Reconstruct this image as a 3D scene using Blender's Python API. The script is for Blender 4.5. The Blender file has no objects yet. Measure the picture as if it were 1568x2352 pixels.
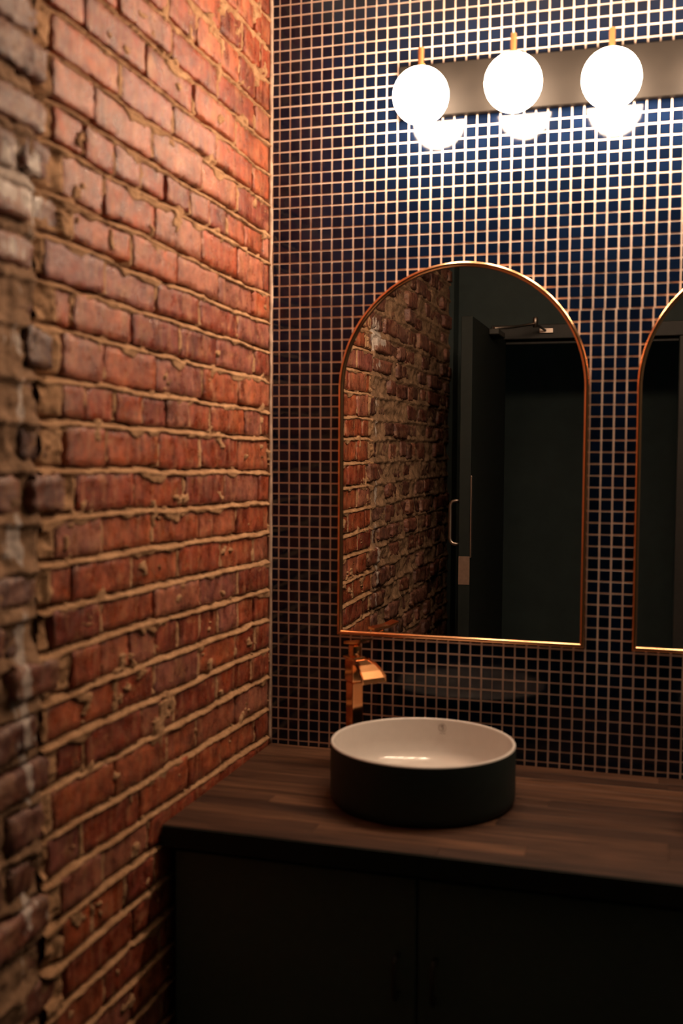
import bpy, bmesh, math, random
import numpy as np
from mathutils import Vector, Matrix

random.seed(7)
RNG = np.random.RandomState(11)
SC = bpy.context.scene
COL = SC.collection

# ------------------------------------------------------------------ camera
CAM = Vector((0.870, -2.349, 1.552))
RIGHT = Vector((0.95897, 0.28354, 0.00600))
DOWN = Vector((0.02165, -0.05208, -0.99841))
cam_d = bpy.data.cameras.new('camera')
cam_o = bpy.data.objects.new('camera', cam_d)
COL.objects.link(cam_o)
RIGHT.normalize()
FWD = RIGHT.cross(DOWN)
FWD.normalize()
UP = RIGHT.cross(FWD)
UP.normalize()
m3 = Matrix((RIGHT, UP, -FWD)).transposed()
cam_o.matrix_world = Matrix.Translation(CAM) @ m3.to_4x4()
cam_d.sensor_fit = 'VERTICAL'
cam_d.sensor_height = 36.0
cam_d.lens = 2437.8 / 2352 * 36.0
cam_d.clip_start = 0.01
cam_d.dof.use_dof = True
cam_d.dof.focus_distance = 3.4
cam_d.dof.aperture_fstop = 2.7
SC.camera = cam_o

# ------------------------------------------------------------------ world, exposure
w = bpy.data.worlds.new('World')
SC.world = w
w.use_nodes = True
w.node_tree.nodes['Background'].inputs[0].default_value = (0.75, 0.85, 0.8, 1)
w.node_tree.nodes['Background'].inputs[1].default_value = 0.02
SC.view_settings.view_transform = 'Standard'
SC.view_settings.look = 'None'
SC.view_settings.gamma = 1.0
SC.view_settings.use_curve_mapping = False
SC.view_settings.exposure = 0.0
GLOBE_STRENGTH = 72.0
GLOBE_COLOUR = (1.0, 0.715, 0.49, 1)

# ------------------------------------------------------------------ constants of the room
T = 0.0254                       # mosaic pitch
XO = 0.9 * T                     # first vertical joint of the mosaic
ZTOP = 0.86
ZO = ZTOP + 67.4 * T             # height of the mosaic joint counted as row 0
ROOM_X, ROOM_Y, ROOM_Z = 1.75, -2.41, 2.72
BRICK_END = -2.285               # bare brick stops here at a painted batten
SEAM = -0.95                     # where the repointed brick meets the old brick


# ------------------------------------------------------------------ helpers
def link(o, parent=None):
    COL.objects.link(o)
    if parent is not None:
        o.parent = parent
    return o


def tag(o, label=None, cat=None, group=None, kind=None):
    if label: o['label'] = label
    if cat: o['category'] = cat
    if group: o['group'] = group
    if kind: o['kind'] = kind
    return o


def empty(name, loc=(0, 0, 0), rz=0.0):
    o = bpy.data.objects.new(name, None)
    o.location = loc
    o.rotation_euler = (0, 0, rz)
    o.empty_display_size = 0.05
    return link(o)


def mesh_np(name, verts, faces, mat, smooth=False):
    me = bpy.data.meshes.new(name)
    me.from_pydata([tuple(map(float, v)) for v in verts], [], [tuple(int(i) for i in f) for f in faces])
    me.materials.append(mat)
    if smooth:
        me.polygons.foreach_set('use_smooth', [True] * len(me.polygons))
    me.update()
    return me


def mesh_quads(name, V, Q, mat, smooth=False):
    """fast mesh from numpy arrays of vertices and quads"""
    me = bpy.data.meshes.new(name)
    me.vertices.add(len(V))
    me.vertices.foreach_set('co', np.asarray(V, dtype=np.float32).ravel())
    n = len(Q)
    me.loops.add(n * 4)
    me.loops.foreach_set('vertex_index', np.asarray(Q, dtype=np.int32).ravel())
    me.polygons.add(n)
    me.polygons.foreach_set('loop_start', np.arange(0, n * 4, 4, dtype=np.int32))
    me.polygons.foreach_set('use_smooth', np.full(n, smooth, dtype=bool))
    me.materials.append(mat)
    me.update(calc_edges=True)
    me.validate()
    return me


class MB:
    """collects shapes and links them as one mesh object"""
    def __init__(self):
        self.bm = bmesh.new()

    def box(self, lo, hi, bevel=0.0, seg=2):
        lo, hi = Vector(lo), Vector(hi)
        r = bmesh.ops.create_cube(self.bm, size=1.0)
        vs = r['verts']
        c, s = (lo + hi) / 2, hi - lo
        for v in vs:
            v.co = Vector((v.co.x * s.x, v.co.y * s.y, v.co.z * s.z)) + c
        if bevel > 0:
            es = list({e for v in vs for e in v.link_edges})
            bmesh.ops.bevel(self.bm, geom=es, offset=bevel, segments=seg, profile=0.5, affect='EDGES')
        return self

    def tube(self, pts, rad, n=16, cap=True):
        pts = [Vector(p) for p in pts]
        rads = rad if isinstance(rad, (list, tuple)) else [rad] * len(pts)
        rings = []
        prev = None
        for i, p in enumerate(pts):
            a = pts[max(i - 1, 0)]
            b = pts[min(i + 1, len(pts) - 1)]
            t = (b - a).normalized()
            if prev is None:
                u = t.orthogonal().normalized()
            else:
                u = (prev - t * prev.dot(t)).normalized()
            prev = u
            v = t.cross(u)
            ring = [self.bm.verts.new(p + (u * math.cos(2 * math.pi * k / n) + v * math.sin(2 * math.pi * k / n)) * rads[i]) for k in range(n)]
            rings.append(ring)
        for r0, r1 in zip(rings[:-1], rings[1:]):
            for k in range(n):
                f = self.bm.faces.new((r0[k], r0[(k + 1) % n], r1[(k + 1) % n], r1[k]))
                f.smooth = True
        if cap:
            self.bm.faces.new(rings[0][::-1])
            self.bm.faces.new(rings[-1])
        return self

    def lathe(self, prof, centre=(0, 0, 0), n=64, closed=False):
        c = Vector(centre)
        rings = []
        for r, z in prof:
            if r < 1e-6:
                rings.append([self.bm.verts.new(c + Vector((0, 0, z)))])
            else:
                rings.append([self.bm.verts.new(c + Vector((r * math.cos(2 * math.pi * k / n), r * math.sin(2 * math.pi * k / n), z))) for k in range(n)])
        prs = list(zip(rings[:-1], rings[1:]))
        if closed:
            prs.append((rings[-1], rings[0]))
        for a, b in prs:
            for k in range(n):
                k2 = (k + 1) % n
                if len(a) == 1 and len(b) == 1:
                    continue
                if len(a) == 1:
                    f = self.bm.faces.new((a[0], b[k2], b[k]))
                elif len(b) == 1:
                    f = self.bm.faces.new((a[k], a[k2], b[0]))
                else:
                    f = self.bm.faces.new((a[k], a[k2], b[k2], b[k]))
                f.smooth = True
        return self

    def prism(self, poly, axis, a, b):
        """extrude a 2D polygon along axis from a to b"""
        def pt(p, t):
            if axis == 'x': return (t, p[0], p[1])
            if axis == 'y': return (p[0], t, p[1])
            return (p[0], p[1], t)
        A = [self.bm.verts.new(pt(p, a)) for p in poly]
        B = [self.bm.verts.new(pt(p, b)) for p in poly]
        n = len(poly)
        self.bm.faces.new(A)
        self.bm.faces.new(B[::-1])
        for k in range(n):
            self.bm.faces.new((A[k], B[k], B[(k + 1) % n], A[(k + 1) % n]))
        return self

    def build(self, name, mat, parent=None, smooth=False):
        bmesh.ops.recalc_face_normals(self.bm, faces=self.bm.faces)
        me = bpy.data.meshes.new(name)
        self.bm.to_mesh(me)
        self.bm.free()
        me.materials.append(mat)
        if smooth:
            me.polygons.foreach_set('use_smooth', [True] * len(me.polygons))
        return link(bpy.data.objects.new(name, me), parent)


_tab = RNG.rand(256, 256)


def vnoise(u, v, seed=0):
    u = np.asarray(u, float) + seed * 17.31
    v = np.asarray(v, float) + seed * 7.77
    iu, iv = np.floor(u).astype(int), np.floor(v).astype(int)
    fu, fv = u - iu, v - iv
    fu, fv = fu * fu * (3 - 2 * fu), fv * fv * (3 - 2 * fv)
    a = _tab[iu % 256, iv % 256]; b = _tab[(iu + 1) % 256, iv % 256]
    c = _tab[iu % 256, (iv + 1) % 256]; d = _tab[(iu + 1) % 256, (iv + 1) % 256]
    return ((a * (1 - fu) + b * fu) * (1 - fv) + (c * (1 - fu) + d * fu) * fv) * 2 - 1


def fbm(u, v, seed=0, o=4):
    s, a, t = 0, 1.0, 0
    for k in range(o):
        s = s + a * vnoise(np.asarray(u) * 2 ** k, np.asarray(v) * 2 ** k, seed + k)
        t += a
        a *= 0.55
    return s / t


# ------------------------------------------------------------------ materials
def new_mat(name):
    m = bpy.data.materials.new(name)
    m.use_nodes = True
    nt = m.node_tree
    return m, nt, nt.nodes['Principled BSDF']


def noise(nt, vec, scale, detail=4, rough=0.55, dist=0.0):
    n = nt.nodes.new('ShaderNodeTexNoise')
    n.inputs['Scale'].default_value = scale
    n.inputs['Detail'].default_value = detail
    n.inputs['Roughness'].default_value = rough
    n.inputs['Distortion'].default_value = dist
    nt.links.new(vec, n.inputs['Vector'])
    return n.outputs['Fac']


def ramp(nt, fac, stops, interp='LINEAR'):
    r = nt.nodes.new('ShaderNodeValToRGB')
    r.color_ramp.interpolation = interp
    els = r.color_ramp.elements
    while len(els) < len(stops):
        els.new(0.5)
    for e, (p, c) in zip(els, stops):
        e.position = p
        e.color = c if len(c) == 4 else (*c, 1)
    nt.links.new(fac, r.inputs['Fac'])
    return r.outputs['Color']


def mixc(nt, fac, a, b, mode='MIX'):
    n = nt.nodes.new('ShaderNodeMix')
    n.data_type = 'RGBA'
    n.blend_type = mode
    # factor, A, B of the colour variant
    f = n.inputs[0]
    A = n.inputs[6]
    B = n.inputs[7]
    for s, v in ((f, fac), (A, a), (B, b)):
        if hasattr(v, 'is_output') or isinstance(v, bpy.types.NodeSocket):
            nt.links.new(v, s)
        else:
            s.default_value = v if not isinstance(v, tuple) else (v if len(v) == 4 else (*v, 1))
    return n.outputs[2]


def mathn(nt, op, a, b=0.5, clamp=False):
    n = nt.nodes.new('ShaderNodeMath')
    n.operation = op
    n.use_clamp = clamp
    for s, v in ((n.inputs[0], a), (n.inputs[1], b)):
        if isinstance(v, bpy.types.NodeSocket):
            nt.links.new(v, s)
        else:
            s.default_value = v
    return n.outputs[0]


def bump(nt, bsdf, h, strength, dist):
    b = nt.nodes.new('ShaderNodeBump')
    b.inputs['Strength'].default_value = strength
    b.inputs['Distance'].default_value = dist
    nt.links.new(h, b.inputs['Height'])
    nt.links.new(b.outputs['Normal'], bsdf.inputs['Normal'])


def position(nt, scale=None):
    g = nt.nodes.new('ShaderNodeNewGeometry')
    if scale is None:
        return g.outputs['Position'], g
    mp = nt.nodes.new('ShaderNodeMapping')
    mp.inputs['Scale'].default_value = scale
    nt.links.new(g.outputs['Position'], mp.inputs['Vector'])
    return mp.outputs['Vector'], g


def piece_random(nt):
    g = nt.nodes.new('ShaderNodeNewGeometry')
    o = nt.nodes.new('ShaderNodeObjectInfo')
    s = mathn(nt, 'ADD', g.outputs['Random Per Island'], o.outputs['Random'])
    return mathn(nt, 'FRACT', s, 0.0)


def simple(name, col, rough=0.5, metal=0.0, spec=0.5, grain=0.0, gscale=60, bmp=0.0):
    m, nt, b = new_mat(name)
    b.inputs['Roughness'].default_value = rough
    b.inputs['Metallic'].default_value = metal
    b.inputs['Specular IOR Level'].default_value = spec
    pos, _ = position(nt)
    f = noise(nt, pos, gscale, 5)
    c = ramp(nt, f, [(0.3, tuple(x * (1 - grain) for x in col)), (0.7, tuple(min(1, x * (1 + grain)) for x in col))])
    nt.links.new(c, b.inputs['Base Color'])
    if bmp:
        bump(nt, b, f, bmp, 0.002)
    return m


def white_drips(nt, pos, c, at=-1.02):
    """old white paint that ran down where the repointed brick stops"""
    sx = nt.nodes.new('ShaderNodeSeparateXYZ')
    nt.links.new(pos, sx.inputs[0])
    d = mathn(nt, 'ABSOLUTE', mathn(nt, 'SUBTRACT', sx.outputs['Y'], at))
    ps, _ = position(nt, (1, 26, 8))
    k = mathn(nt, 'SUBTRACT', noise(nt, ps, 1.0, 7, 0.65), mathn(nt, 'MULTIPLY', d, 2.6))
    pz, _ = position(nt, (1, 1, 5.5))
    k = mathn(nt, 'ADD', k, mathn(nt, 'MULTIPLY', mathn(nt, 'SUBTRACT', noise(nt, pz, 1.0, 3, 0.6), 0.54), 1.7))
    return mixc(nt, ramp(nt, k, [(0.48, (0, 0, 0)), (0.52, (0.85, 0.85, 0.85))]), c, (0.55, 0.47, 0.42))


def brick_material(name, stops, haze, haze_col, rough):
    m, nt, b = new_mat(name)
    b.inputs['Specular IOR Level'].default_value = 0.7
    pos, g = position(nt)
    rnd = piece_random(nt)
    c = ramp(nt, rnd, stops)
    n1 = noise(nt, pos, 38, 6, 0.65)
    c = mixc(nt, 1.0, c, ramp(nt, n1, [(0.3, (0.5, 0.42, 0.42)), (0.52, (1, 1, 1)), (0.72, (1.4, 1.35, 1.2))]), 'MULTIPLY')
    # broad scorched and pale zones of each brick
    n0 = noise(nt, pos, 13, 4, 0.6, 0.3)
    c = mixc(nt, 1.0, c, ramp(nt, n0, [(0.33, (0.52, 0.46, 0.48)), (0.5, (0.95, 0.95, 0.95)), (0.68, (1.25, 1.3, 1.25))]), 'MULTIPLY')
    # upright scratches left by brushing
    ps, _ = position(nt, (1, 75, 11))
    n2 = noise(nt, ps, 1.0, 5, 0.62)
    c = mixc(nt, ramp(nt, n2, [(0.5, (0, 0, 0)), (0.72, (0.55, 0.55, 0.55))]), c, haze_col)
    # mortar haze and smears
    n3 = noise(nt, pos, 19, 9, 0.72, 0.5)
    c = mixc(nt, ramp(nt, n3, [(haze, (0, 0, 0)), (haze + 0.17, (0.8, 0.8, 0.8))]), c, haze_col)
    # fine pale grit, burnt dark pits
    n5 = noise(nt, pos, 240, 3, 0.7)
    c = mixc(nt, ramp(nt, n5, [(0.62, (0, 0, 0)), (0.75, (0.5, 0.5, 0.5))]), c, (0.62, 0.42, 0.31))
    n4 = noise(nt, pos, 62, 4, 0.6)
    c = mixc(nt, ramp(nt, n4, [(0.27, (0.9, 0.9, 0.9)), (0.36, (0, 0, 0))]), c, (0.035, 0.014, 0.01))
    # thin runs of lime
    pf, _ = position(nt, (1, 210, 26))
    n7 = noise(nt, pf, 1.0, 6, 0.7)
    c = mixc(nt, ramp(nt, n7, [(0.6, (0, 0, 0)), (0.7, (0.7, 0.7, 0.7))]), c, (0.60, 0.40, 0.29))
    c = white_drips(nt, pos, c)
    nt.links.new(c, b.inputs['Base Color'])
    n6 = noise(nt, pos, 26, 6, 0.7)
    rr = ramp(nt, n6, [(0.40, (rough - 0.14,) * 3), (0.60, (rough + 0.24,) * 3)])
    nt.links.new(rr, b.inputs['Roughness'])
    h = mathn(nt, 'ADD', mathn(nt, 'MULTIPLY', noise(nt, pos, 170, 6, 0.75), 0.6), noise(nt, pos, 45, 6, 0.65))
    h = mathn(nt, 'ADD', h, mathn(nt, 'MULTIPLY', n4, 0.6))
    bump(nt, b, h, 0.6, 0.004)
    return m


def mortar_material(name, lo, hi, drips=False):
    m, nt, b = new_mat(name)
    pos, g = position(nt)
    n1 = noise(nt, pos, 22, 8, 0.65)
    c = ramp(nt, n1, [(0.32, lo), (0.68, hi)])
    n2 = noise(nt, pos, 180, 3, 0.6)
    c = mixc(nt, 0.6, c, ramp(nt, n2, [(0.3, (0.6, 0.55, 0.5)), (0.6, (1.1, 1.1, 1.1))]), 'MULTIPLY')
    if drips:
        c = white_drips(nt, pos, c)
    nt.links.new(c, b.inputs['Base Color'])
    b.inputs['Roughness'].default_value = 0.86
    b.inputs['Specular IOR Level'].default_value = 0.25
    h = mathn(nt, 'ADD', noise(nt, pos, 210, 5, 0.7), noise(nt, pos, 60, 5, 0.6))
    bump(nt, b, h, 0.6, 0.003)
    return m


M = {}
M['brick'] = brick_material('red_brick', [(0.0, (0.20, 0.032, 0.017)), (0.3, (0.32, 0.056, 0.021)), (0.6, (0.39, 0.084, 0.029)),
                                          (0.85, (0.36, 0.12, 0.075)), (1.0, (0.27, 0.075, 0.06))], 0.55, (0.50, 0.25, 0.12), 0.36)
M['old_brick'] = brick_material('old_brick', [(0.0, (0.065, 0.021, 0.015)), (0.35, (0.14, 0.036, 0.022)), (0.7, (0.20, 0.06, 0.034)),
                                              (1.0, (0.17, 0.073, 0.056))], 0.49, (0.34, 0.175, 0.10), 0.44)
M['mortar'] = mortar_material('lime_mortar', (0.30, 0.155, 0.075), (0.55, 0.325, 0.18))
M['old_mortar'] = mortar_material('old_mortar', (0.16, 0.088, 0.046), (0.40, 0.24, 0.145), drips=True)
M['grout'] = simple('grout', (0.84, 0.66, 0.55), 0.8, grain=0.06, gscale=25, bmp=0.2)
M['caulk'] = simple('corner_caulk', (0.50, 0.36, 0.28), 0.8, grain=0.3, gscale=40, bmp=0.3)


def tile_material():
    m, nt, b = new_mat('navy_glazed_tile')
    rnd = piece_random(nt)
    c = ramp(nt, rnd, [(0, (0.0016, 0.0045, 0.015)), (0.5, (0.0024, 0.007, 0.0235)), (1, (0.003, 0.009, 0.030))])
    nt.links.new(c, b.inputs['Base Color'])
    pos, _ = position(nt)
    n = noise(nt, pos, 70, 3)
    nt.links.new(ramp(nt, n, [(0.3, (0.05,) * 3), (0.75, (0.13,) * 3)]), b.inputs['Roughness'])
    b.inputs['Specular IOR Level'].default_value = 0.42
    bump(nt, b, noise(nt, pos, 130, 2), 0.06, 0.001)
    return m


M['tile'] = tile_material()


def wood_material():
    m, nt, b = new_mat('dark_walnut')
    rnd = piece_random(nt)
    off = nt.nodes.new('ShaderNodeCombineXYZ')
    nt.links.new(mathn(nt, 'MULTIPLY', rnd, 9.0), off.inputs[0])
    nt.links.new(mathn(nt, 'MULTIPLY', rnd, 5.0), off.inputs[2])
    g = nt.nodes.new('ShaderNodeNewGeometry')
    ad = nt.nodes.new('ShaderNodeVectorMath')
    ad.operation = 'ADD'
    nt.links.new(g.outputs['Position'], ad.inputs[0])
    nt.links.new(off.outputs[0], ad.inputs[1])
    mp = nt.nodes.new('ShaderNodeMapping')
    mp.inputs['Scale'].default_value = (4, 60, 60)
    nt.links.new(ad.outputs[0], mp.inputs['Vector'])
    n1 = noise(nt, mp.outputs['Vector'], 1.0, 8, 0.65, 0.6)
    c = ramp(nt, rnd, [(0, (0.042, 0.019, 0.012)), (0.5, (0.075, 0.034, 0.019)), (1, (0.125, 0.058, 0.031))])
    c = mixc(nt, 1.0, c, ramp(nt, n1, [(0.34, (0.35, 0.32, 0.3)), (0.66, (1.45, 1.45, 1.45))]), 'MULTIPLY')
    nt.links.new(c, b.inputs['Base Color'])
    b.inputs['Roughness'].default_value = 0.5
    b.inputs['Specular IOR Level'].default_value = 0.35
    bump(nt, b, n1, 0.15, 0.001)
    return m


M['wood'] = wood_material()
M['black_paint'] = simple('black_cabinet_paint', (0.075, 0.105, 0.095), 0.5, spec=0.25, grain=0.06)
M['black_wall'] = simple('charcoal_wall_paint', (0.046, 0.060, 0.058), 0.8, spec=0.15, grain=0.08, gscale=18, bmp=0.15)
M['corridor'] = simple('corridor_wall_paint', (0.055, 0.072, 0.066), 0.8, spec=0.15, grain=0.1, gscale=9)
M['black_frame'] = simple('black_satin_frame', (0.040, 0.037, 0.033), 0.5, spec=0.25, grain=0.1)
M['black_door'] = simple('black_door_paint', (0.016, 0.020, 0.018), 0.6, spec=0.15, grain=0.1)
M['ceiling'] = simple('ceiling_paint', (0.80, 0.77, 0.72), 0.85, grain=0.05)
M['floor'] = simple('dark_floor', (0.035, 0.033, 0.03), 0.5, grain=0.2)
M['copper'] = simple('polished_copper', (0.92, 0.50, 0.26), 0.17, metal=1.0, grain=0.03)
M['faucet'] = simple('rose_gold', (0.90, 0.44, 0.20), 0.12, metal=1.0, grain=0.03)
M['plate'] = simple('brushed_plate', (0.0085, 0.0068, 0.0056), 0.55, metal=0.0, spec=0.12, grain=0.12, gscale=30)
M['brass'] = simple('stem_brass', (0.90, 0.47, 0.20), 0.2, metal=1.0, grain=0.05)
M['steel'] = simple('satin_steel', (0.42, 0.34, 0.29), 0.36, metal=1.0, grain=0.08)
M['bronze'] = simple('latch_bronze', (0.20, 0.12, 0.085), 0.6, metal=0.0, grain=0.15)
M['mirror'] = simple('mirror_silver', (0.86, 0.87, 0.86), 0.0, metal=1.0)
M['porcelain'] = simple('white_porcelain', (0.66, 0.61, 0.57), 0.10, grain=0.02)
M['basin_black'] = simple('matt_black_glaze', (0.026, 0.040, 0.038), 0.5, spec=0.2, grain=0.06)
M['mark'] = simple('grey_maker_print', (0.36, 0.31, 0.28), 0.4)


def globe_material():
    m, nt, b = new_mat('opal_glass_lit')
    b.inputs['Base Color'].default_value = (0.9, 0.9, 0.88, 1)
    b.inputs['Roughness'].default_value = 0.25
    b.inputs['Emission Color'].default_value = GLOBE_COLOUR
    b.inputs['Emission Strength'].default_value = GLOBE_STRENGTH
    return m


M['globe'] = globe_material()

# ------------------------------------------------------------------ room shell
tag(MB().box((-0.3, -3.9, -0.1), (ROOM_X + 1.2, 0.12, 0.0)).build('floor', M['floor']), 'dark floor of the washroom', kind='structure')
tag(MB().box((-0.3, ROOM_Y - 0.12, ROOM_Z), (ROOM_X + 0.1, 0.12, ROOM_Z + 0.1)).build('ceiling', M['ceiling']), 'painted ceiling of the washroom', kind='structure')
tag(MB().box((ROOM_X, ROOM_Y - 0.12, 0), (ROOM_X + 0.1, 0.12, ROOM_Z)).build('wall_right', M['black_wall']), 'dark painted side wall', kind='structure')
DX0, DX1, DZ = 0.205, 0.955, 2.053
wf = MB()
wf.box((-0.12, ROOM_Y - 0.12, 0), (DX0, ROOM_Y, ROOM_Z))
wf.box((DX1, ROOM_Y - 0.12, 0), (ROOM_X, ROOM_Y, ROOM_Z))
wf.box((DX0, ROOM_Y - 0.12, DZ), (DX1, ROOM_Y, ROOM_Z))
tag(wf.build('wall_front', M['black_wall']), 'charcoal wall around the doorway', kind='structure')
tag(MB().box((-0.3, -3.9, 0), (ROOM_X + 1.2, -3.8, 2.5)).build('wall_corridor', M['corridor']), 'dark corridor wall beyond the doorway', kind='structure')

# ------------------------------------------------------------------ brick wall
wall_left = MB().box((-0.16, ROOM_Y, 0), (-0.03, 0.0, ROOM_Z)).build('wall_left', M['old_mortar'])
tag(wall_left, 'exposed red brick wall with sandy mortar', kind='structure')

# course joints (height at the tiled corner), measured from the photograph
ZJ = [2.5425, 2.4776, 2.4047, 2.3297, 2.2623, 2.1932, 2.1258, 2.0555, 1.9928, 1.9181, 1.8531, 1.7873, 1.7198, 1.6460, 1.5822, 1.5068, 1.4363,
      1.3662, 1.2972, 1.2301, 1.1586, 1.0898, 1.0212, 0.9485, 0.8781]
while ZJ[-1] > 0.42:
    ZJ.append(ZJ[-1] - 0.0693)
ZJ = [ZJ[0] + 0.1385, ZJ[0] + 0.069] + ZJ
ZJ = np.array(ZJ)
# upright joints of each course: distance from the corner along the wall, in metres
HEADS_PX = {2: [547, 585], 3: [510, 557, 597], 4: [387, 452.6, 549.5, 589], 5: [275, 395, 501, 586], 6: [195, 338, 446.6, 542.5],
            7: [278, 399, 497, 580], 8: [217, 350, 464, 545.5], 9: [195, 262, 324, 381, 436, 482, 522, 563, 604], 10: [241, 358, 464.5, 545.5, 605],
            11: [165, 303, 407, 502, 581], 12: [240, 360, 458.5, 546.5], 13: [166, 303, 415, 498, 585], 14: [239, 360, 466, 546.5],
            15: [195, 264, 326, 382, 434, 483, 523, 562, 599], 16: [243, 364, 460, 547.5], 17: [170, 308, 423, 515, 595], 18: [234, 350, 458.5, 545.5],
            19: [165, 301, 411, 506, 582], 20: [232, 352, 458.5, 546.5], 21: [161, 232, 298, 360, 409, 458.5, 502, 545.5, 583],
            22: [266, 354, 456.5, 541.5, 587], 23: [193, 324, 399, 498, 577], 24: [262, 381, 452.6, 541.5], 25: [187, 319, 431, 506, 585], 26: [236, 340]}


def wall_y(px, z):
    """distance along the wall of a joint noted at picture column px and height z"""
    lo, hi = -1.4, 0.1
    for _ in range(40):
        mid = (lo + hi) / 2
        d = Vector((0, mid, z)) - CAM
        x = 784 + 2437.8 * d.dot(RIGHT) / d.dot(FWD)
        if x < px: lo = mid
        else: hi = mid
    return mid


def zjoint(k, y):
    return ZJ[k] + 0.0165 * np.clip(-np.asarray(y) / 0.9, 0, 1.6) + 0.0030 * vnoise(np.asarray(y) * 9, k * 3.7, 3) + 0.0016 * vnoise(np.asarray(y) * 31, k * 5.3, 6)


def brick_proto(name, wd, h, seed, rough, mat):
    rs = np.random.RandomState(seed)
    nx = 17 if wd > 0.13 else 9
    nz = 7
    eb = 0.0022 + 0.003 * rough
    a, bz = eb / (wd / 2), eb / (h / 2)
    us = np.concatenate(([-1], np.linspace(-1 + a, 1 - a, nx - 1), [1]))
    vs = np.concatenate(([-1], np.linspace(-1 + bz, 1 - bz, nz - 1), [1]))
    U, W = np.meshgrid(us, vs, indexing='ij')
    edge = (np.abs(U) > 0.999) | (np.abs(W) > 0.999)
    corner = (np.abs(U) > 0.999) & (np.abs(W) > 0.999)
    y = U * wd / 2
    z = W * h / 2
    j = 0.0021 + 0.0024 * rough
    y = y + rs.uniform(-j, j, y.shape) + np.where(corner, -np.sign(U) * rs.uniform(0.0005, 0.008, y.shape) * (0.8 + rough), 0)
    z = z + rs.uniform(-j, j, z.shape) * 0.8 + np.where(corner, -np.sign(W) * rs.uniform(0.0005, 0.006, z.shape) * (0.8 + rough), 0)
    x = rs.uniform(-1, 1, y.shape) * (0.0004 + 0.0022 * rough) + 0.0016 * rough * fbm(U * 2, W, seed)
    x = np.where(edge, x - 0.0014 - 0.0035 * rough, x)
    V = np.stack([x, y, z], -1).reshape(-1, 3)
    n0, n1 = U.shape
    idx = np.arange(n0 * n1).reshape(n0, n1)
    Q = [(idx[i, k], idx[i + 1, k], idx[i + 1, k + 1], idx[i, k + 1]) for i in range(n0 - 1) for k in range(n1 - 1)]
    loop = [idx[i, 0] for i in range(n0)] + [idx[n0 - 1, k] for k in range(1, n1)] + [idx[i, n1 - 1] for i in range(n0 - 2, -1, -1)] + [idx[0, k] for k in range(n1 - 2, 0, -1)]
    base = len(V)
    B = V[loop].copy()
    B[:, 0] = -0.035
    V = np.vstack([V, B])
    L = len(loop)
    for i in range(L):
        i2 = (i + 1) % L
        Q.append((loop[i2], loop[i], base + i, base + i2))
    return mesh_quads(name, V, np.array(Q), mat, smooth=True)


HB = 0.0585
P_STR = [brick_proto('brick_stretcher', 0.20, HB, 100 + i, 0.25, M['brick']) for i in range(8)]
P_HEAD = [brick_proto('brick_header', 0.09, HB, 200 + i, 0.25, M['brick']) for i in range(6)]
P_OLD = [brick_proto('brick_old', 0.17, 0.055, 300 + i, 1.0, M['old_brick']) for i in range(8)]
P_OLDH = [brick_proto('brick_old_header', 0.09, 0.055, 400 + i, 1.0, M['old_brick']) for i in range(6)]

cells = {}                     # course -> list of (y_hi, y_lo) faces of the new part
bricks = []                    # (importance, mesh, matrix)
NC = len(ZJ) - 1
course_end = {}
for k in range(NC):
    zm = (ZJ[k] + ZJ[k + 1]) / 2 + 0.008
    if k in HEADS_PX:
        ys = sorted([wall_y(px, zm) for px in HEADS_PX[k]], reverse=True)
    else:
        ys = [-0.06 - 0.1 * (k % 2)]
    end = -0.93 + random.uniform(-0.035, 0.03)
    step = 0.112 if k in (9, 15, 21, 27, 33) else 0.213
    while ys[-1] - step > end + 0.02:
        ys.append(ys[-1] - step * random.uniform(0.96, 1.04))
    if ys[-1] - end > 0.05:
        ys.append(end)
    else:
        end = ys[-1]
    course_end[k] = ys[-1]
    edges = [-0.004] + ys
    cells[k] = edges
    for y1, y0 in zip(edges[:-1], edges[1:]):
        wd = (y1 - y0) - random.uniform(0.006, 0.0095)
        if wd < 0.012:
            continue
        ym = (y1 + y0) / 2
        zt, zb = float(zjoint(k, ym)) - 0.0058, float(zjoint(k + 1, ym)) + 0.0058 + random.uniform(-0.0012, 0.0012)
        protos, nom = (P_STR, 0.20) if wd > 0.13 else (P_HEAD, 0.09)
        me = random.choice(protos)
        tilt = (float(zjoint(k, y0)) - float(zjoint(k, y1))) / (y0 - y1)
        mtx = (Matrix.Translation((random.uniform(-0.0025, 0.0022), ym, (zt + zb) / 2))
               @ Matrix.Rotation(math.atan(tilt) + random.uniform(-0.006, 0.006), 4, 'X') @ Matrix.Rotation(random.uniform(-0.012, 0.012), 4, 'Z')
               @ Matrix.Diagonal((1, wd / nom, (zt - zb) / HB, 1)))
        d = Vector((0, ym, zm)) - CAM
        bricks.append((1000 / d.length if 0.5 < zm < 2.72 else 0, me, mtx))

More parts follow.
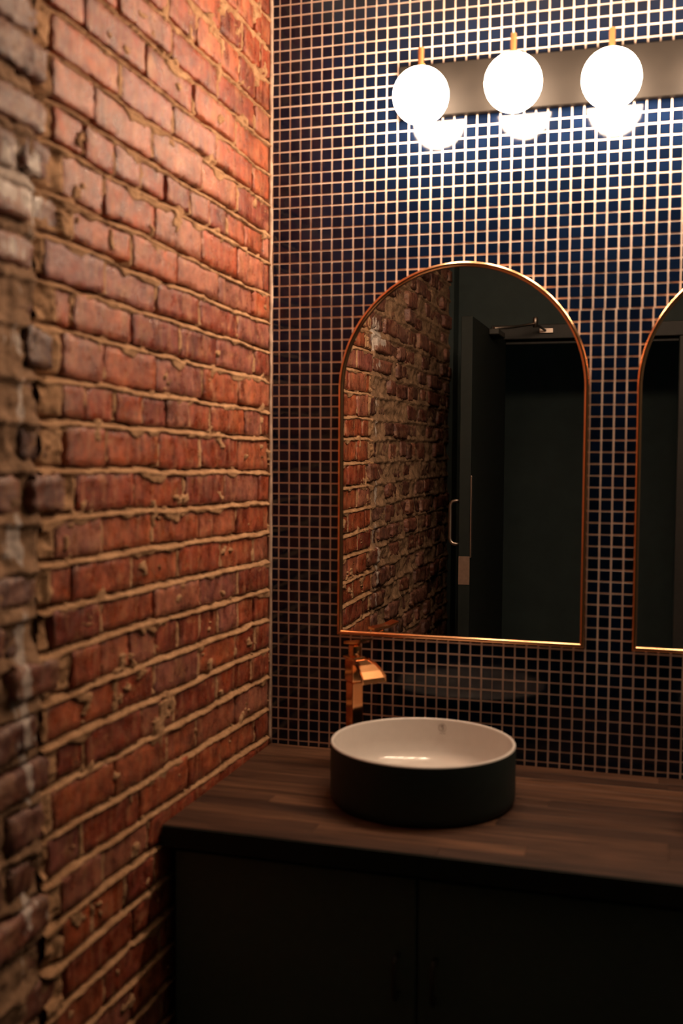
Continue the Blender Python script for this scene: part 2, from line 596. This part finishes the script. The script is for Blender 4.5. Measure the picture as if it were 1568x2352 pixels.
# old, uneven part of the wall
oldcells = {}
for k in range(NC):
    zm = (ZJ[k] + ZJ[k + 1]) / 2 + 0.017
    y = course_end[k] - random.uniform(0.012, 0.03)
    oldcells[k] = []
    while y > BRICK_END + 0.06:
        ln = random.choice([0.085, 0.1, 0.15, 0.18, 0.2]) * random.uniform(0.9, 1.1)
        ln = min(ln, y - BRICK_END)
        wd = ln - random.uniform(0.012, 0.02)
        if wd > 0.04:
            ym = y - ln / 2
            h = (ZJ[k] - ZJ[k + 1]) - random.uniform(0.014, 0.024)
            protos, nom = (P_OLD, 0.17) if wd > 0.12 else (P_OLDH, 0.09)
            mtx = (Matrix.Translation((random.uniform(-0.014, 0.008), ym, zm + random.uniform(-0.006, 0.006)))
                   @ Matrix.Rotation(random.uniform(-0.05, 0.05), 4, 'X') @ Matrix.Rotation(random.uniform(-0.06, 0.06), 4, 'Z')
                   @ Matrix.Diagonal((1, wd / nom, h / 0.055, 1)))
            d = Vector((0, ym, zm)) - CAM
            imp = 400 / d.length - abs(ym + 1) * 150
            bricks.append((imp if 0.6 < zm < 2.45 else -1, random.choice(protos), mtx))
        y -= ln

bricks.sort(key=lambda b: -b[0])
for imp, me, mtx in bricks[:300]:
    o = bpy.data.objects.new('brick', me)
    o.matrix_world = mtx
    link(o, wall_left)
rv, rq, nb = [], [], 0
for imp, me, mtx in bricks[300:]:
    V = np.empty(len(me.vertices) * 3, np.float32)
    me.vertices.foreach_get('co', V)
    V = V.reshape(-1, 3)
    A = np.array(mtx)
    V = V @ A[:3, :3].T + A[:3, 3]
    L = np.empty(len(me.loops), np.int32)
    me.loops.foreach_get('vertex_index', L)
    rv.append(V)
    rq.append(L.reshape(-1, 4) + nb)
    nb += len(V)
tag(link(bpy.data.objects.new('bricks', mesh_quads('bricks', np.vstack(rv), np.vstack(rq), M['old_brick'], True)), wall_left), kind='stuff')

# mortar of the repointed part: a relief that slopes out under every course
def relief(ys, zs, fn, name, mat):
    Y, Z = np.meshgrid(ys, zs, indexing='ij')
    X = fn(Y, Z)
    V = np.stack([X, Y, Z], -1).reshape(-1, 3)
    ny, nz = len(ys), len(zs)
    idx = np.arange(ny * nz).reshape(ny, nz)
    Q = np.stack([idx[:-1, :-1], idx[1:, :-1], idx[1:, 1:], idx[:-1, 1:]], -1).reshape(-1, 4)[:, ::-1]
    o = link(bpy.data.objects.new(name, mesh_quads(name, V, Q, mat, True)), wall_left)
    return o


def new_relief(Y, Z):
    X = np.full(Y.shape, -0.016)
    hj = 0.0066
    wob = fbm(Y * 60, Z * 60, 5, 3)
    wob2 = fbm(Y * 22, Z * 30, 8, 3)
    patch = fbm(Y * 11, Z * 7, 21, 3)
    pits = np.clip(fbm(Y * 34, Z * 20, 27, 3) - 0.05, 0, 1)
    fade = np.clip((Y + 0.965) / 0.07, 0, 1)
    for k in range(NC):
        zt, zb = zjoint(k, Y), zjoint(k + 1, Y)
        inc = (Z < zt - hj) & (Z > zb + hj)
        for yh in cells[k][1:]:
            dd = np.abs(Y - yh + 0.003 * wob2)
            deep = 0.011 if (int(yh * 10000) % 4 == 0) else 0.0012
            hx = -deep + 0.0026 * wob - 0.003 * (Y < yh) * (deep > 0.005) - 0.02 * pits
            X = np.where(inc & (dd < 0.0082), np.maximum(X, hx), X)
        # beyond the last brick of the course: rubble filled up with mortar
        X = np.where(inc & (Y < cells[k][-1]), np.maximum(X, -0.004 + 0.011 * wob2 + 0.003 * wob), X)
    for k in range(NC + 1):
        zc = zjoint(k, Y) + 0.0010 * wob
        dz = Z - zc
        s = np.clip((dz + hj) / (2 * hj), 0, 1)
        prof = (0.0046 + 0.0022 * wob2) * fade - 0.0195 * s ** 1.7 - 0.03 * pits * s - 0.004 * (1 - fade)
        X = np.where(np.abs(dz) <= hj, np.maximum(X, prof + 0.0018 * wob), X)
        # smears that lap over the top edge of the bricks below
        lap = 0.0018 + 0.030 * np.clip(patch - 0.12, 0, 1) + 0.0045 * wob2
        X = np.where((dz < -hj) & (dz > -hj - lap), np.maximum(X, 0.0026 + 0.0016 * wob - 0.10 * (-dz - hj)), X)
    # dabs of mortar left on the faces
    dab = fbm(Y * 20, Z * 26, 61, 4)
    X = np.where(dab > 0.46, np.maximum(X, 0.0012 + 0.012 * (dab - 0.46) + 0.0012 * wob), X)
    return X


ys = np.arange(0.0, -0.975, -0.0045)
zs = np.arange(0.42, ROOM_Z, 0.0022)
relief(ys, zs, new_relief, 'mortar', M['mortar'])


def old_relief(Y, Z):
    big = fbm(Y * 14, Z * 18, 31, 5)
    fine = fbm(Y * 55, Z * 55, 41, 4)
    X = -0.008 + 0.015 * big + 0.0045 * fine
    for k in range(NC + 1):
        dz = Z - zjoint(k, Y) + 0.004 * big
        X = np.where(np.abs(dz) < 0.011, np.maximum(X, -0.004 + 0.012 * big + 0.004 * fine - 0.35 * dz), X)
    X = np.where(Y > -0.975, np.minimum(X, -0.014), X)
    return X


ys = np.arange(-0.955, BRICK_END - 0.003, -0.006)
zs = np.arange(0.42, ROOM_Z, 0.0042)
relief(ys, zs, old_relief, 'old_mortar', M['old_mortar'])

tag(MB().box((-0.03, ROOM_Y, 0), (0.012, BRICK_END, ROOM_Z), 0.002).build('trim_2', M['black_wall']), 'dark painted batten where the brick wall ends', kind='structure')

# ------------------------------------------------------------------ mosaic wall
wall_back = MB().box((-0.16, 0.0, 0), (ROOM_X + 0.1, 0.12, ROOM_Z)).build('wall_back', M['grout'])
tag(wall_back, 'wall of small navy mosaic tiles with pale pinkish grout', kind='structure')
S = 0.0215 / 2


def tile_proto(wd, h):
    c, t = 0.00004, 0.0011
    hw, hh = wd / 2, h / 2
    V = [(-hw, 0.002, -hh), (hw, 0.002, -hh), (hw, 0.002, hh), (-hw, 0.002, hh),
         (-hw, -t + c, -hh), (hw, -t + c, -hh), (hw, -t + c, hh), (-hw, -t + c, hh),
         (-hw + c, -t, -hh + c), (hw - c, -t, -hh + c), (hw - c, -t, hh - c), (-hw + c, -t, hh - c)]
    F = [(8, 9, 10, 11)]
    for i in range(4):
        j = (i + 1) % 4
        F.append((4 + i, 4 + j, 8 + j, 8 + i))
        F.append((i, j, 4 + j, 4 + i))
    return np.array(V), np.array(F)


TV, TF = tile_proto(2 * S, 2 * S)
tile_me = mesh_quads('tile', TV, TF, M['tile'])
tiles = []
for c in range(-1, 68):
    for r in range(-6, 69):
        x = XO + (c + 0.5) * T
        z = ZO - (r + 0.5) * T
        wsc = 1.0
        if c == -1:
            x, wsc = XO - 0.0019 - 0.0066, 0.62
        if r >= 28 and c >= 20:
            x -= 0.0024                         # one sheet of mosaic was set a little off line
        x += random.uniform(-1, 1) * 0.00025
        z += random.uniform(-1, 1) * 0.00025
        mtx = (Matrix.Translation((x, random.uniform(-0.0003, 0.0003), z)) @ Matrix.Rotation(random.gauss(0, 0.0045), 4, 'X')
               @ Matrix.Rotation(random.gauss(0, 0.0045), 4, 'Z') @ Matrix.Diagonal((wsc, 1, 1, 1)))
        d = Vector((x, 0, z)) - CAM
        px = 784 + 2437.8 * d.dot(RIGHT) / d.dot(FWD)
        py = 1176 + 2437.8 * d.dot(DOWN) / d.dot(FWD)
        seen = 0 < px < 1560 and 0 < py < 2352
        if (0.16 < x < 0.745 and 1.11 < z < 1.75) or (x > 0.815 and 1.11 < z < 1.75): seen = False
        if (x - 0.452) ** 2 + (z - 1.69) ** 2 < 0.3 ** 2: seen = False
        if (x - 1.108) ** 2 + (z - 1.69) ** 2 < 0.3 ** 2: seen = False
        if x > 0.3 and 2.26 < z < 2.43: seen = False
        tiles.append((1.0 / d.length if seen else 0.0, mtx))
tiles.sort(key=lambda t: -t[0])
for imp, mtx in tiles[:300]:
    o = bpy.data.objects.new('tile', tile_me)
    o.matrix_world = mtx
    link(o, wall_back)
VV = []
for imp, mtx in tiles[300:]:
    A = np.array(mtx)
    VV.append(TV @ A[:3, :3].T + A[:3, 3])
FF = np.concatenate([TF + 12 * i for i in range(len(VV))])
tag(link(bpy.data.objects.new('tiles', mesh_quads('tiles', np.vstack(VV), FF, M['tile'])), wall_back), kind='stuff')

# caulk bead in the corner between brick and tile
cb = MB()
zz = np.linspace(0.86, ROOM_Z, 110)
cb.tube([(0.0015 + 0.0012 * float(vnoise(z * 30, 3.3)), -0.0015, z) for z in zz], [0.0048 + 0.0016 * float(vnoise(z * 22, 9.1)) for z in zz], 10)
tag(cb.build('trim_1', M['caulk']), 'pale caulk bead in the corner between brick and mosaic', kind='structure')

# ------------------------------------------------------------------ vanity: cabinet and worktop
FX1 = 1.70
cab = empty('vanity_cabinet', (0.0, 0.0, 0.0))
tag(cab, 'black vanity cabinet under the dark wooden worktop', 'cabinet')
b = MB()
b.box((0.012, -0.545, 0.10), (FX1, -0.012, 0.8195))
b.build('body', M['black_paint'], cab)
MB().box((0.02, -0.50, 0.0), (FX1, -0.40, 0.10)).build('plinth', M['black_paint'], cab)
seams = [0.02, 0.486, 0.952, 1.33, FX1]
for i, (x0, x1) in enumerate(zip(seams[:-1], seams[1:])):
    d = MB().box((x0 + 0.002, -0.565, 0.105), (x1 - 0.002, -0.546, 0.806), 0.0025).build('door', M['black_paint'], cab)
    hx = x1 - 0.034 if i % 2 == 0 else x0 + 0.034
    h = MB()
    h.tube([(hx, -0.5655, 0.668), (hx, -0.588, 0.668), (hx, -0.592, 0.662), (hx, -0.592, 0.604), (hx, -0.588, 0.598), (hx, -0.5655, 0.598)], 0.0045, 12)
    h.build('handle', M['black_frame'], d)

top = empty('worktop', (0, 0, 0))
tag(top, 'dark stained butcher block worktop carrying the round basins', 'worktop')
ROWS = 13
SW = 0.5815 / ROWS
k = 0
for i in range(ROWS):
    y1 = -0.0035 - i * SW
    x = 0.006 - (0 if i % 3 == 0 else random.uniform(0.0, 0.35))
    first = True
    while x < FX1 - 0.02:
        ln = random.uniform(0.34, 0.62)
        a, bb = max(x, 0.006), min(x + ln, FX1)
        if FX1 - bb < 0.08: bb = FX1
        x += ln
        if bb - a < 0.03: continue
        MB().box((a, y1 - SW, 0.82), (bb - 0.0002, y1 - 0.0002, ZTOP + random.uniform(-0.0002, 0.0002)), 0.0006, 1).build('stave', M['wood'], top)
        k += 1

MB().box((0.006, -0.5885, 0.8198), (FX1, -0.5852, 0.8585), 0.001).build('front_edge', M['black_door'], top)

# ------------------------------------------------------------------ basins
def basin(name, x, y, label, detailed):
    t = empty(name, (x, y, ZTOP))
    tag(t, label, 'basin', 'round vessel basins on the worktop')
    r, h = 0.185, 0.117
    out = MB()
    out.lathe([(0, 0.0008), (r - 0.012, 0.0008), (r - 0.004, 0.003), (r - 0.0008, 0.010), (r, 0.02), (r, h - 0.006), (r - 0.0002, h - 0.0035)], n=96)
    out.build('outer_shell', M['basin_black'], t)
    inn = MB()
    inn.lathe([(r - 0.0002, h - 0.0035), (r - 0.0008, h - 0.001), (r - 0.0022, h), (r - 0.0055, h), (r - 0.0072, h - 0.0012), (r - 0.0078, h - 0.004),
               (r - 0.0092, h - 0.045), (r - 0.014, 0.048), (r - 0.026, 0.033), (r - 0.05, 0.025), (0.05, 0.020), (0.026, 0.018), (0.024, 0.012), (0, 0.012)], n=96)
    inn.build('bowl', M['porcelain'], t)
    MB().lathe([(0, 0.0245), (0.015, 0.0242), (0.021, 0.0225), (0.023, 0.0185)], n=32).build('drain_plug', M['copper'], t)
    if detailed:
        # the maker's round mark printed on the far inside wall: ring, inner curl, a line of tiny lettering below
        def on_wall(s, z):
            rr = r - 0.0092 + 0.0012 * (z - 0.072) / 0.04 - 0.0006
            a = math.pi / 2 - s / rr
            return Vector((rr * math.cos(a), rr * math.sin(a), z))
        zc, s0 = 0.0985, 0.006
        mk = MB()
        mk.tube([on_wall(s0 + 0.0085 * math.cos(q), zc + 0.0085 * math.sin(q)) for q in np.linspace(0, 2 * math.pi, 41)], 0.00042, 6, False)
        curl = [(0.0028, 0.0034), (0.0005, 0.0046), (-0.0022, 0.0038), (-0.0030, 0.0018), (-0.0012, 0.0004), (0.0014, -0.0004), (0.0030, -0.0018), (0.0022, -0.0040), (-0.0004, -0.0048), (-0.0028, -0.0036)]
        mk.tube([on_wall(s0 + a, zc + c) for a, c in curl], 0.0005, 6, False)
        for q in np.linspace(-0.0052, 0.0052, 6):
            mk.tube([on_wall(s0 + q, zc - 0.0118), on_wall(s0 + q + 0.0003, zc - 0.0138)], 0.0004, 5)
        mk.build('maker_mark', M['mark'], t)
    return t


basin('vessel_basin', 0.434, -0.288, 'round black basin with white inside below the whole arched mirror', True)
basin('vessel_basin', 1.118, -0.288, 'round black basin cut off by the picture edge below the second mirror', False)

# ------------------------------------------------------------------ faucet
fa = empty('basin_faucet', (0.243, -0.115, ZTOP), math.radians(-42))
tag(fa, 'tall rose gold waterfall faucet standing behind the round basin', 'faucet')
MB().box((-0.027, -0.027, 0.0), (0.027, 0.027, 0.006), 0.002).build('base_plate', M['faucet'], fa)
MB().box((-0.0145, -0.0145, 0.006), (0.0145, 0.0145, 0.188), 0.003, 3).build('column', M['faucet'], fa)
MB().box((-0.0165, -0.0165, 0.188), (0.0165, 0.0165, 0.238), 0.003, 3).build('body', M['faucet'], fa)
MB().box((-0.0215, -0.018, 0.238), (0.018, 0.018, 0.2435), 0.002).build('collar', M['faucet'], fa)
nk = MB()
nk.lathe([(0, 0.2435), (0.0135, 0.2435), (0.0145, 0.246), (0.0145, 0.266), (0.0125, 0.2695), (0, 0.2695)], n=32)
nk.build('neck', M['faucet'], fa)
lev = MB()
L0 = [(-0.02, 0.2695), (0.021, 0.2745), (0.045, 0.284), (0.0455, 0.289), (0.021, 0.2805), (-0.02, 0.2755)]
lev.prism(L0, 'y', -0.0165, 0.0165)
lev.build('lever', M['faucet'], fa)
# flared, drooping open tongue
sp = MB()
prof = [(0.012, 0.240, 0.0145), (0.030, 0.2385, 0.0175), (0.048, 0.232, 0.0225), (0.064, 0.221, 0.0275), (0.078, 0.208, 0.0305)]
topv, botv = [], []
for (lx, lz, hw) in prof:
    topv.append([sp.bm.verts.new((lx, s * hw, lz + (0.004 if abs(s) == 1 else 0))) for s in (-1, -0.86, 0, 0.86, 1)])
    botv.append([sp.bm.verts.new((lx + 0.001, s * hw, lz - 0.011)) for s in (-1, -0.86, 0, 0.86, 1)])
for i in range(len(prof) - 1):
    for j in range(4):
        sp.bm.faces.new((topv[i][j], topv[i + 1][j], topv[i + 1][j + 1], topv[i][j + 1]))
        sp.bm.faces.new((botv[i][j], botv[i][j + 1], botv[i + 1][j + 1], botv[i + 1][j]))
    sp.bm.faces.new((topv[i][0], botv[i][0], botv[i + 1][0], topv[i + 1][0]))
    sp.bm.faces.new((topv[i][4], topv[i + 1][4], botv[i + 1][4], botv[i][4]))
for j in range(4):
    sp.bm.faces.new((topv[-1][j], botv[-1][j], botv[-1][j + 1], topv[-1][j + 1]))
    sp.bm.faces.new((topv[0][j], topv[0][j + 1], botv[0][j + 1], botv[0][j]))
sp.build('spout', M['faucet'], fa)

# ------------------------------------------------------------------ arched mirrors
def mirror(x, zb, label):
    t = empty('arched_mirror', (x, 0, zb))
    tag(t, label, 'mirror', 'arched mirrors on the mosaic wall')
    hw, H = 0.280, 0.842
    zs_ = H - hw

    def outline(d, n=56):
        pts = [(-(hw - d), d)]
        pts += [((hw - d) * math.cos(a), zs_ + (hw - d) * math.sin(a)) for a in np.linspace(math.pi, 0, n)]
        pts += [((hw - d), d)]
        return pts
    rr = 0.0055
    prof = [(0.0, -0.0030)] + [(rr - rr * math.cos(a), -0.0145 - rr * math.sin(a)) for a in np.linspace(0, math.pi, 11)] + [(2 * rr, -0.0085)]
    fm = MB()
    rings = [[fm.bm.verts.new((px, py, pz)) for px, pz in outline(d)] for d, py in prof]
    n = len(rings[0])
    for a, b_ in zip(rings[:-1], rings[1:]):
        for k in range(n):
            f = fm.bm.faces.new((a[k], a[(k + 1) % n], b_[(k + 1) % n], b_[k]))
            f.smooth = True
        for k in (0, n - 1):
            e = fm.bm.edges.get((a[k], b_[k]))
            if e: e.smooth = False
    fr = fm.build('frame', M['copper'], t)
    gl = MB()
    pts = outline(0.0106)
    gl.bm.faces.new([gl.bm.verts.new((px, -0.0105, pz)) for px, pz in pts][::-1])
    gl.bm.faces.new([gl.bm.verts.new((px, -0.0045, pz)) for px, pz in pts])
    gl.build('glass', M['mirror'], t)
    bk = MB()
    bk.prism(outline(0.02), 'y', -0.0045, -0.0024)
    bk.build('backing', M['black_paint'], t)
    return t


mirror(0.4515, 1.1305, 'arched mirror with copper frame above the whole basin, reflecting brick')
mirror(1.1085, 1.1305, 'dark arched mirror with copper frame cut off by the picture edge')

# ------------------------------------------------------------------ globe light
GY, GR = -0.098, 0.0592
lf = empty('vanity_light', (0, 0, 2.345))
tag(lf, 'wall light with a row of glowing opal globes on a dark metal plate', 'wall light')
MB().box((0.308, -0.0225, -0.056), (1.234, -0.0023, 0.056), 0.002).build('back_plate', M['plate'], lf)
for gx, gz in ((0.3752, 2.309), (0.5700, 2.3185), (0.7677, 2.309), (0.9750, 2.312), (1.1730, 2.312)):  # last two globes are out of view, added to even out the light
    z0 = gz - 2.345
    st = MB()
    st.lathe([(0, z0 + GR + 0.040), (0.0062, z0 + GR + 0.040), (0.0066, z0 + GR + 0.0385), (0.0066, z0 + GR + 0.006), (0.0085, z0 + GR + 0.001), (0.016, z0 + GR - 0.0035), (0.016, z0 + GR - 0.006), (0, z0 + GR - 0.006)], centre=(gx, GY, 0), n=24)
    s = st.build('stem', M['brass'], lf)
    ar = MB()
    ar.tube([(gx, -0.0225, z0 + GR + 0.012), (gx, GY + 0.004, z0 + GR + 0.012)], 0.0042, 12)
    ar.build('arm', M['brass'], s)
    gl = MB()
    bmesh.ops.create_uvsphere(gl.bm, u_segments=40, v_segments=20, radius=GR, matrix=Matrix.Translation((gx, GY, z0)))
    gl.build('globe', M['globe'], lf, smooth=True)

# ------------------------------------------------------------------ doorway, open door and closer seen in the mirror
fr = empty('door_frame', (0, 0, 0))
tag(fr, 'black painted frame of the doorway opposite the mirror', 'door frame')
MB().box((DX0 - 0.045, ROOM_Y - 0.12, DZ), (DX1 + 0.045, ROOM_Y + 0.018, DZ + 0.062), 0.003).build('head', M['black_frame'], fr)
MB().box((DX0 - 0.045, ROOM_Y - 0.12, 0), (DX0 - 0.001, ROOM_Y + 0.018, DZ), 0.003).build('jamb', M['black_frame'], fr)
MB().box((DX1 + 0.001, ROOM_Y - 0.12, 0), (DX1 + 0.045, ROOM_Y + 0.018, DZ), 0.003).build('jamb', M['black_frame'], fr)
MB().box((DX0, ROOM_Y - 0.09, DZ - 0.016), (DX1, ROOM_Y - 0.05, DZ), 0.002).build('stop', M['black_frame'], fr)

DY0, DY1 = -2.385, -1.50
door = empty('door_1', (0.207, DY0, 0.0))
tag(door, 'open black door standing edge on near the brick wall', kind='structure')
MB().box((-0.021, 0, 0.012), (0.021, DY1 - DY0, 2.045), 0.002).build('leaf', M['black_door'], door)
dw = DY1 - DY0
hd = MB()
arc = [(-0.0215, 1.216), (-0.044, 1.216), (-0.053, 1.219), (-0.0595, 1.226), (-0.062, 1.236), (-0.062, 1.356), (-0.0595, 1.366), (-0.053, 1.373), (-0.044, 1.376), (-0.0215, 1.376)]
hd.tube([(a, dw - 0.05, c) for a, c in arc], 0.0075, 14)
hd.build('pull_handle', M['steel'], door)
MB().box((-0.0205, dw + 0.0002, 1.072), (0.0205, dw + 0.002, 1.176), 0.0005).build('latch_plate', M['bronze'], door)
gs = MB().box((0.0212, dw - 0.018, 1.172), (0.0255, dw + 0.006, 1.47), 0.0008).build('guard_strip', M['steel'], door)
for zz_ in (1.462, 1.385, 1.30, 1.215, 1.205, 1.19):
    sc_ = MB()
    sc_.lathe([(0, 0.0022), (0.0022, 0.0014), (0.003, 0.0)], n=10)
    s = sc_.build('screw', M['steel'], door)
    s.location = (0.0256, dw - 0.008 - random.uniform(0, 0.006), zz_)
    s.rotation_euler = (0, math.pi / 2, 0)

cl = empty('door_closer', (0, 0, 0))
tag(cl, 'thin metal door closer arm reaching up to the door head', 'door closer')
pv = Vector((0.372, -2.22, 2.097))
MB().tube([(0.232, -1.99, 2.056), (0.29, -2.09, 2.070), pv], 0.006, 10).build('arm', M['steel'], cl)
MB().lathe([(0, 0.03), (0.008, 0.028), (0.011, 0.02), (0.011, -0.014), (0, -0.014)], centre=pv, n=16).build('pivot', M['steel'], cl)
MB().tube([pv, (0.388, -2.30, 2.090), (0.398, -2.375, 2.086)], 0.005, 10).build('forearm', M['black_frame'], cl)
MB().box((0.372, ROOM_Y + 0.0185, 2.075), (0.432, ROOM_Y + 0.03, 2.097), 0.002).build('bracket', M['steel'], cl)
MB().box((0.2285, -2.06, 2.02), (0.268, -1.88, 2.043), 0.004).build('closer_body', M['black_frame'], cl)
